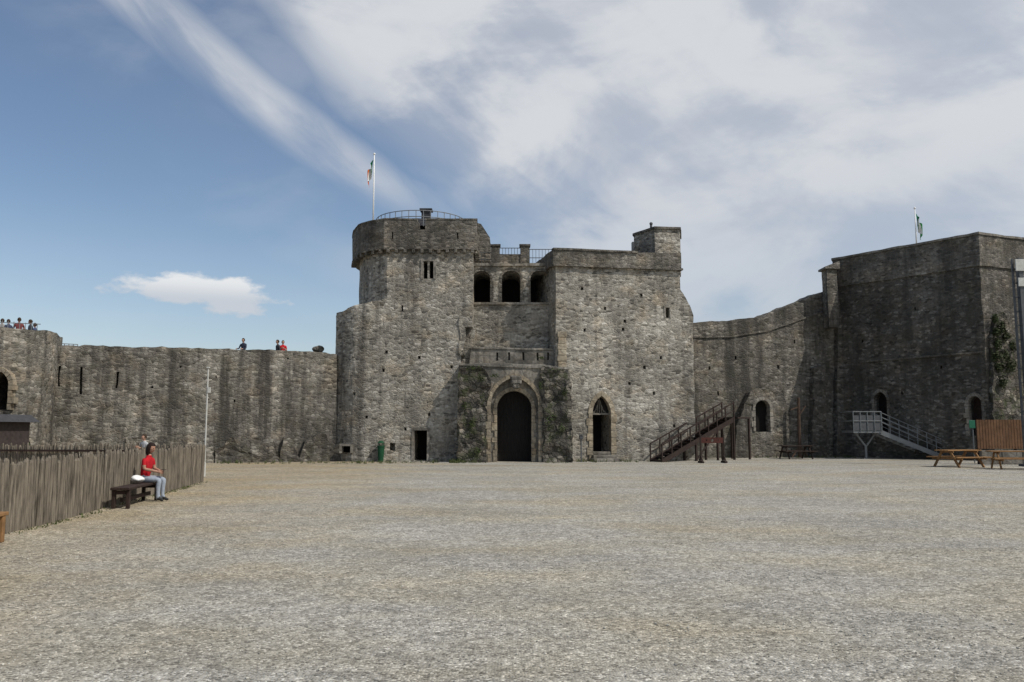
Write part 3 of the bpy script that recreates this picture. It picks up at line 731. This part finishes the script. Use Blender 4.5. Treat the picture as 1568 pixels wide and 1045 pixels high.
wl=Wall((-.6,0),(.6,0)); q=[(0,1.0),(1.2,1.0),(1.2,1.28),(0,1.28)]
bm=wall_prism(wl,q,-.03,.03); cc=[]
for x,r in((.6,.08),(.3,.04),(.9,.04)):
    cb=bmesh.new(); bmesh.ops.create_cone(cb,cap_ends=True,segments=16,radius1=r,radius2=r,depth=.5,matrix=Matrix.Translation((x-.6,0,1.14))@Matrix.Rotation(math.pi/2,4,'X')); cc.append(cb)
bm=cut(bm,cc); mkobj('board',bm,simple('red_timber',(.07,.026,.02),.8,var=.3),e)
p=gnd(1232,702); e=empty('gibbet_post',(p.x,p.y+.8,0),.2); bm=bmesh.new(); H=ZZ(609,p.y+.8)
tube(bm,(0,0,0),(.05,0,H),.11,.08); beam(bm,(-.5,0,H-.75),(.05,0,H-.55),.07); beam(bm,(.04,0,H-1.1),(.5,0,H-.5),.07); beam(bm,(.04,0,.75),(-.5,0,.05),.08); beam(bm,(.04,0,.75),(.5,0,.05),.08)
mkobj('timbers',bm,simple('grey_brown_timber',(.075,.05,.036),.8,var=.35,scale=5),e)
S=empty('steel_staircase'); bm=bmesh.new(); db=bmesh.new()
Y0=47.6; xl=XY(1304,Y0)[0]; xr=XY(1347,Y0)[0]; zd=1.62; yb_=Y0+1.7
boxb(bm,((xl+xr)/2,(Y0+yb_)/2,zd-.06),(xr-xl,yb_-Y0,.14))
boxb(db,((xl+xr)/2,Y0-.03,zd+.45),(xr-xl-.1,.02,.85)) 
for z in(.55,1.08):
    tube(bm,(xl,Y0-.06,zd+z),(xr,Y0-.06,zd+z),.028,seg=6); tube(bm,(xl,Y0-.06,zd+z),(xl,yb_,zd+z),.028,seg=6)
for i in range(5): x=xl+(xr-xl)*i/4; tube(bm,(x,Y0-.06,zd-.1),(x,Y0-.06,zd+1.08),.028,seg=6)
xm=XY(1331,Y0)[0]
boxb(bm,(xm,Y0+.8,.02),(.5,.5,.04)); tube(bm,(xm,Y0+.8,0),(xm,Y0+.8,.8),.08); 
for s in(-1,1): beam(bm,(xm,Y0+.8,.7),(xm+s*.6,Y0+.8,zd-.1),.09)
xe=XY(1444,Y0-.6)[0]; ye=-.6
for yo in(.05,1.15):
    beam(bm,(xr,Y0+yo,zd-.1),(xe,Y0+yo+ye,.05),.05,.26)
    for z in(.5,.78,1.05): tube(bm,(xr,Y0+yo,zd+z),(xe,Y0+yo+ye,z),.02,seg=6)
    for i in range(8):
        f=i/7; x=xr+(xe-xr)*f; z=zd*(1-f); tube(bm,(x,Y0+yo+ye*f,z-.05),(x,Y0+yo+ye*f,z+1.05),.022,seg=6)
for i in range(10):
    f=(i+.5)/10; boxb(bm,(xr+(xe-xr)*f,Y0+.6+ye*f,zd*(1-f)-.02),(.3,1.05,.04))
mkobj('structure',bm,M_steel,S); mkobj('infill_panel',db,M_dksteel,S)
e=empty('slatted_fence'); bm=bmesh.new(); fy=40.5; x0=XY(1494,fy)[0]; x1=x0+9
zb_,zt_=.75,ZZ(643,fy)
for i in range(int(9/.14)): boxb(bm,(x0+i*.14,fy,(zb_+zt_)/2),(.115,.03,zt_-zb_))
mkobj('slats',bm,simple('stained_timber',(0.14,0.075,0.04),.8,var=.35,scale=3),e); bm=bmesh.new()
for i in range(6): boxb(bm,(x0+i*1.8,fy+.08,zt_/2),(.1,.1,zt_))
for z in(.85,1.7): boxb(bm,(x0+4.5,fy+.05,z),(9,.06,.08))
mkobj('posts',bm,M_dkwood,e)
bm=bmesh.new()
for i in range(9): boxb(bm,(x0+.5+i*1.0,fy,.34),(.985,.3,.68),bev=.03)
mkobj('dwarf_wall',bm,M_dressg,e)
p=atY(1490,650,42); e=empty('green_sign',(p.x,42,0)); bm=bmesh.new(); boxb(bm,(0,0,p.z),(.4,.03,.4),bev=.01); mkobj('panel',bm,M_signg,e); bm=bmesh.new(); tube(bm,(0,.05,0),(0,.05,p.z+.2),.03); mkobj('post',bm,M_steel,e)
e=empty('steel_mast'); my=38; p=XY(1571,my,560); bm=bmesh.new(); H=ZZ(396,my)
boxb(bm,(p[0],my,H/2),(.2,.25,H)); boxb(bm,(p[0]-.26,my+.1,H/2),(.08,.08,H)); 
for i in range(14): boxb(bm,(p[0]-.15,my+.05,.5+i*H/14.5),(.25,.05,.06))
boxb(bm,(p[0],my,.06),(.8,.8,.12)); mkobj('column',bm,M_dksteel,e)
bm=bmesh.new(); boxb(bm,(p[0]+.05,my-.16,H-.35),(.66,.05,.55),bev=.01); boxb(bm,(p[0]+.05,my-.16,H-1.15),(.5,.05,.4),bev=.01); mkobj('panel',bm,M_postw,e)
random.seed(9); tt=[]
for i in range(90):
    x=random.uniform(330,705); tt.append(gnd(x,708.5+random.random()*2))
for i in range(120):
    x=random.choice([random.uniform(690,745),random.uniform(690,705),random.uniform(835,1010)]); tt.append(gnd(x,707.5+random.random()*2-(1.0 if x>880 else 0)))
for i in range(70):
    x=random.uniform(1100,1310); q=gnd(x,700.5+random.random()); tt.append(q)
tufts('grass_tufts',tt,M_grass,.2,10)
tt=[]
for i in range(160):
    f=random.random(); tt.append((-8.05-1.85*f+random.uniform(.03,.25),13+13.8*f,0))
tufts('grass_tufts',tt,M_grass,.06,7)
tt=[]
for i in range(260):
    y=random.uniform(7,30); x=random.uniform(-.6,.3)*y
    if noise.noise(Vector((x*.3,y*.3,4)))>.05: tt.append((x,y,gz(x,y)))
tufts('grass_tufts',tt,M_grass,.022,6)

# =====================================================================
# PEOPLE
# =====================================================================
matc={}
def cm(tag,c,rough=.85):
    k=(tag,c)
    if k not in matc: matc[k]=simple(tag,c,rough,var=.15,scale=14,bump=.15)
    return matc[k]
def seg_d(p,a,b_):
    ab=b_-a; t_=max(0,min(1,(p-a).dot(ab)/max(1e-9,ab.length_squared))); return (p-(a+ab*t_)).length
def person(name,loc,rz,pose='stand',top=(.3,.3,.3),bot=(.05,.06,.1),hair=(.04,.025,.015),skin=(.42,.25,.18),shoe=(.03,.03,.03),sleeve='short',longhair=False,h=1.7,headturn=0,headtilt=0,shorts=False):
    V=[];E=[];Rr=[];Lb={}
    def add(p,r,par,lab):
        V.append(Vector(p)); Rr.append(r if isinstance(r,tuple) else (r,r)); i=len(V)-1
        if par is not None: E.append((par,i)); Lb[(par,i)]=lab
        return i
    if pose=='sit':
        pv=add((0,0,.54),(.15,.12),None,'')
        be=add((0,.03,.70),(.135,.11),pv,'top'); ch=add((0,.07,.90),(.16,.11),be,'top'); nb=add((0,.08,1.03),(.075,.07),ch,'top'); nk=add((0,.10,1.12),.052,nb,'skin')
        sh=(.165,.07,.98)
        arm=[((.215,.10,.76),.043),((.09,.33,.70),.03)]
        legs=[((.09,.02,.52),.095),((.10,.43,.51),.062),((.10,.40,.09),.042),((.11,.55,.04),.034)]
        head=Vector((0,.125,1.235))
    else:
        pv=add((0,0,.95),(.145,.105),None,''); 
        be=add((0,0,1.12),(.125,.095),pv,'top'); ch=add((0,0,1.30),(.16,.11),be,'top'); nb=add((0,0,1.44),(.075,.07),ch,'top'); nk=add((0,.015,1.53),.052,nb,'skin')
        sh=(.17,0,1.395)
        arm={'stand':[((.23,-.03,1.10),.043),((.25,.08,.86),.03)],
             'lean':[((.24,.08,1.15),.043),((.2,.32,1.1),.03)],
             'hold':[((.22,.02,1.12),.043),((.08,.26,1.22),.03)]}[pose]
        legs=[((.09,0,.9),.095),((.10,.02,.5),.062),((.11,-.03,.09),.042),((.12,.12,.04),.034)]
        head=Vector((0,.03,1.615))
    al='top' if sleeve=='long' else 'skin'
    for s in(-1,1):
        f=lambda p:(p[0]*s,p[1],p[2])
        a0=add(f(sh),.06,ch,'top')
        mid=(Vector(sh)+Vector(arm[0][0]))/2
        am=add(f(mid),.05,a0,'top'); a1=add(f(arm[0][0]),arm[0][1],am,al); a2=add(f(arm[1][0]),arm[1][1],a1,al)
        dr=(Vector(arm[1][0])-Vector(arm[0][0])).normalized()
        wr=Vector(arm[1][0]); sd=Vector((0,0,1)) if abs(dr.z)<.7 else Vector((0,1,0))
        sd=(sd-dr*sd.dot(dr)).normalized(); cu=Vector((-1,0,0)) ; cu=(cu-dr*cu.dot(dr)).normalized()
        pm=add(f(wr+dr*.07),(.034,.02),a2,'skin')
        for k,(off,ln) in enumerate(((-.03,.055),(-.01,.07),(.01,.075),(.03,.066))):
            b0=add(f(wr+dr*.10+sd*off),.011,pm,'skin'); b1=add(f(wr+dr*(.10+ln*.55)+sd*off*1.1+cu*.012),.0095,b0,'skin'); add(f(wr+dr*(.10+ln*.85)+sd*off*1.1+cu*.04),.008,b1,'skin')
        t0=add(f(wr+dr*.045+sd*.038+cu*.012),.012,pm,'skin'); add(f(wr+dr*.09+sd*.058+cu*.035),.009,t0,'skin')
        l0=add(f(legs[0][0]),legs[0][1],pv,'bot'); lm=add(f((Vector(legs[0][0])+Vector(legs[1][0]))/2),.082,l0,'bot')
        l1=add(f(legs[1][0]),legs[1][1],lm,'bot'); cal=add(f(Vector(legs[1][0]).lerp(Vector(legs[2][0]),.35)+Vector((0,-.02,0))),.058,l1,'skin' if shorts else 'bot')
        l2=add(f(legs[2][0]),legs[2][1],cal,'skin' if shorts else 'bot')
        hl=add(f(Vector(legs[2][0])+Vector((0,-.03,-.04))),.038,l2,'shoe'); add(f(legs[3][0]),legs[3][1],l2,'shoe')
    me=bpy.data.meshes.new('sk'); me.from_pydata(V,E,[]); ob=bpy.data.objects.new('sk',me); COL.objects.link(ob)
    md=ob.modifiers.new('s','SKIN'); md.branch_smoothing=.3
    for i,sv in enumerate(me.skin_vertices[0].data): sv.radius=Rr[i]; sv.use_root=(i==0)
    sb=ob.modifiers.new('u','SUBSURF'); sb.levels=1; sb.render_levels=1
    dg=bpy.context.evaluated_depsgraph_get(); dg.update()
    bm=bmesh.new(); bm.from_mesh(ob.evaluated_get(dg).to_mesh()); bpy.data.objects.remove(ob,do_unlink=True)
    idx={'top':0,'bot':1,'skin':2,'shoe':3}
    for f_ in bm.faces:
        c=f_.calc_center_median(); best=None;bd=9
        for (a,b_),lb in Lb.items():
            d=seg_d(c,V[a],V[b_])-min(Rr[a][0],Rr[b_][0])*.8
            if d<bd: bd=d;best=lb
        if best=='top' and c.z<.93 and pose!='sit': best='bot'
        f_.material_index=idx[best]
    for v in bm.verts: v.co.z=max(v.co.z,0.0)
    e=empty(name,loc,rz); sc_=h/1.72; e.scale=(sc_,)*3
    mkobj('body',bm,None,e,[cm('cloth_top',top),cm('cloth_bottom',bot),cm('skin',skin,.6),cm('shoe_leather',shoe,.5)],smooth=True)
    bm=bmesh.new(); bmesh.ops.create_uvsphere(bm,u_segments=24,v_segments=16,radius=1)
    for v in bm.verts:
        x,y,z=v.co; 
        wx=.075*(1-.22*max(0,-z)); yy=y*.095; zz=z*.118
        if z<-.2 and y>0: yy*=1-.12*(-z)
        if y>.75 and abs(x)<.22 and -.35<z<.12: yy+=.022*(1-abs(x)/.22)*(.5-z)
        if y>.6 and .05<z<.3 and .15<abs(x)<.55: yy-=.008
        if y>.7 and abs(x)<.35 and -.62<z<-.45: yy+=.006
        v.co=(x*wx,yy,zz)
    for f_ in bm.faces: f_.material_index=0
    for s in(-1,1):
        bmesh.ops.create_icosphere(bm,subdivisions=2,radius=1,matrix=Matrix.Translation((s*.075,-.005,-.005))@Matrix.Diagonal((.012,.02,.032,1)))
        r_=bmesh.ops.create_icosphere(bm,subdivisions=2,radius=.011,matrix=Matrix.Translation((s*.03,.083,.01)))
        for v in r_['verts']:
            for f_ in v.link_faces: f_.material_index=2
    r_=bmesh.ops.create_icosphere(bm,subdivisions=2,radius=1,matrix=Matrix.Translation((0,.087,-.058))@Matrix.Diagonal((.024,.008,.007,1)))
    for v in r_['verts']:
        for f_ in v.link_faces: f_.material_index=3
    r_=bmesh.ops.create_uvsphere(bm,u_segments=24,v_segments=16,radius=1)
    hv=r_['verts']
    for v in hv:
        x,y,z=v.co
        if y>.3 and z<.45: k=.86
        elif z<-.35 and not longhair: k=.84
        else: k=1.14+.03*math.sin(x*20+z*9)
        zz=z
        if longhair and z<0 and y<.2: zz=z*1.7; k=1.12
        v.co=(x*.078*k,y*.098*k-.006,zz*.122*min(k,1.08)+.004)
        for f_ in v.link_faces: f_.material_index=1
    hd=mkobj('head',bm,None,e,[cm('skin',skin,.6),cm('hair',hair,.7),cm('eye',(.05,.04,.04),.3),cm('lips',(.35,.13,.11),.5)],smooth=True)
    hd.location=head; hd.rotation_euler=(headtilt,0,headturn)
    return e
e=person('seated_woman',(-8.56,19.5,-.0),math.radians(-97),'sit',top=(.42,.012,.02),bot=(.30,.34,.40),hair=(.02,.011,.009),longhair=True,h=1.72,headtilt=-.25,skin=(.36,.2,.14))
bm=bmesh.new(); boxb(bm,(0,.44,.735),(.075,.14,.012),bev=.004); mkobj('phone',bm,cm('phone',(.02,.02,.02),.2),e)
p=atY(221,680,28.3); person('standing_visitor',(p.x,28.3,0),2.6,'hold',top=(.42,.43,.44),bot=(.25,.27,.3),h=1.5,sleeve='short')
p=atY(380,530,45.2); person('wall_walk_visitor',(p.x,44.4,4.95),2.8,'lean',top=(.04,.045,.07),bot=(.05,.05,.06),h=1.62,sleeve='long')
p=atY(427,530,45.2); person('wall_walk_visitor',(p.x,45.0,4.95),2.3,'stand',top=(.05,.05,.06),h=1.6,sleeve='long')
p=atY(434,530,45.2); person('wall_walk_visitor',(p.x,45.1,4.95),-2.9,'hold',top=(.5,.02,.03),h=1.58)
cl=[(.12,.2,.35),(.3,.28,.26),(.05,.06,.1),(.16,.05,.05),(.03,.035,.05),(.06,.08,.15)]
for i,(x,c_) in enumerate(zip((-22,3,13,29,47,54),cl)):
    yy=39.0+.5*(i%2)+ (0.5 if x>40 else 0)
    p=atY(x,500,yy); person('bastion_visitor',(p.x,yy,5.35),random.uniform(-.8,3.4),random.choice(['lean','hold','stand']),top=c_,h=1.48+.05*((i*3)%5),sleeve=random.choice(['short','long']))

# =====================================================================
# LIGHT, SKY, CAMERA
# =====================================================================
el=math.radians(50); hx,hy=0.86,-0.51
to=Vector((math.cos(el)*hx,math.cos(el)*hy,math.sin(el))).normalized()
sl=bpy.data.lights.new('sun','SUN'); sl.energy=3.25; sl.angle=math.radians(.5); sl.color=(1,.95,.87)
so=bpy.data.objects.new('sun',sl); COL.objects.link(so); so.rotation_euler=to.to_track_quat('Z','Y').to_euler(); so.location=(20,-10,40)
w=bpy.data.worlds.new('World'); scene.world=w; w.use_nodes=True; t=w.node_tree; t.nodes.clear()
out=N(t,'ShaderNodeOutputWorld'); b1=N(t,'ShaderNodeBackground'); b2=N(t,'ShaderNodeBackground'); mx=N(t,'ShaderNodeMixShader')
sky=N(t,'ShaderNodeTexSky',sky_type='NISHITA'); sky.sun_disc=False; sky.sun_elevation=el; sky.sun_rotation=math.atan2(hx,hy); sky.air_density=1.0; sky.dust_density=0.6; sky.ozone_density=1.5
t.links.new(sky.outputs[0],b1.inputs[0]); b1.inputs[1].default_value=.105
tc=N(t,'ShaderNodeTexCoord'); sp=N(t,'ShaderNodeSeparateXYZ'); t.links.new(tc.outputs['Generated'],sp.inputs[0])
def mth(op,a,b=None,c=None,clamp=False):
    n=N(t,'ShaderNodeMath',operation=op); n.use_clamp=clamp
    for i,s in enumerate((a,b,c)):
        if s is None: continue
        if hasattr(s,'links'): t.links.new(s,n.inputs[i])
        else: n.inputs[i].default_value=s
    return n.outputs[0]
def sstep(x,a,b,lo=0.,hi=1.):
    n=N(t,'ShaderNodeMapRange',interpolation_type='SMOOTHSTEP')
    t.links.new(x,n.inputs[0]); n.inputs[1].default_value=a; n.inputs[2].default_value=b; n.inputs[3].default_value=lo; n.inputs[4].default_value=hi
    return n.outputs[0]
az=mth('ARCTAN2',sp.outputs[0],sp.outputs[1]); ele=mth('ARCSINE',sp.outputs[2])
P=mth('ADD',mth('MULTIPLY',az,.65),mth('MULTIPLY',ele,.76)); Q=mth('SUBTRACT',mth('MULTIPLY',az,.76),mth('MULTIPLY',ele,.65))
def nz(x,y,sx_,sy_,det=7,rough=.55,z=0,dist=0):
    c_=N(t,'ShaderNodeCombineXYZ'); t.links.new(mth('MULTIPLY',x,sx_),c_.inputs[0]); t.links.new(mth('MULTIPLY',y,sy_),c_.inputs[1]); c_.inputs[2].default_value=z
    n=N(t,'ShaderNodeTexNoise'); n.inputs['Scale'].default_value=1; n.inputs['Detail'].default_value=det; n.inputs['Roughness'].default_value=rough; n.inputs['Distortion'].default_value=dist
    t.links.new(c_.outputs[0],n.inputs['Vector']); return n.outputs['Fac']
nst=nz(P,Q,14,3.0,6,.55,2.0,.3); npf=nz(az,ele,4.2,8.0,7,.56,5.0,.3); nwide=nz(P,Q,6,2.0,4,.5,8.0)
mass=sstep(mth('ADD',P,mth('MULTIPLY',mth('SUBTRACT',nwide,.5),.16)),.12,.22)
lo=sstep(P,.2,.42,.45,.74)
cv=sstep(mth('ADD',mth('MULTIPLY',nst,.35),mth('MULTIPLY',npf,.65)),.38,.54)
cov=mth('ADD',lo,mth('MULTIPLY',mth('SUBTRACT',1.0,lo),cv))
thin=sstep(ele,.10,.34,.65,1.0)
d1=mth('MULTIPLY',mth('MULTIPLY',mass,cov),thin)
bc=mth('MULTIPLY_ADD',mth('ADD',Q,.637),.16,.062)
bd=mth('ABSOLUTE',mth('SUBTRACT',P,bc))
band=mth('MULTIPLY',sstep(bd,0.0,.045,1.,0.),sstep(ele,.22,.34))
d2=mth('MULTIPLY',band,sstep(nst,.34,.58,.3,.9))
d3=mth('MULTIPLY',sstep(npf,.4,.7,0.04,.28),sstep(P,-.12,.1))
e1=mth('DIVIDE',mth('ADD',az,.362),.094); e2=mth('DIVIDE',mth('SUBTRACT',ele,mth('MULTIPLY_ADD',az,-.05,.139)),.021)
ee=mth('SQRT',mth('ADD',mth('MULTIPLY',e1,e1),mth('MULTIPLY',e2,e2)))
ncu=nz(az,ele,20,42,6,.58,1.0)
cum=sstep(mth('ADD',ee,mth('MULTIPLY',mth('SUBTRACT',ncu,.5),2.2)),.6,1.15,1.,0.)
haze=sstep(ele,0.0,.28,.3,.0)
D=mth('MAXIMUM',mth('MAXIMUM',d1,d2),mth('MAXIMUM',d3,mth('MAXIMUM',cum,haze)))
D=mth('MULTIPLY',D,.95,clamp=True)
t.links.new(D,mx.inputs[0])
cc_=mixc(t,sstep(npf,.38,.6),(.60,.63,.69),(.72,.74,.77)); cc_=mixc(t,cum,cc_,mixc(t,sstep(ele,.145,.172),(.6,.64,.7),(.86,.87,.88)))
t.links.new(cc_,b2.inputs[0]); b2.inputs[1].default_value=.95
t.links.new(b1.outputs[0],mx.inputs[1]); t.links.new(b2.outputs[0],mx.inputs[2]); t.links.new(mx.outputs[0],out.inputs[0])

cam=bpy.data.cameras.new('camera'); co=bpy.data.objects.new('camera',cam); COL.objects.link(co)
cam.sensor_width=36; cam.lens=F/1568*36; cam.clip_start=.1; cam.clip_end=5000
co.location=(0,0,CAMH); co.rotation_euler=(math.pi/2+PITCH,0,0)
scene.camera=co
scene.view_settings.view_transform='Standard'; scene.view_settings.look='None'; scene.view_settings.exposure=0
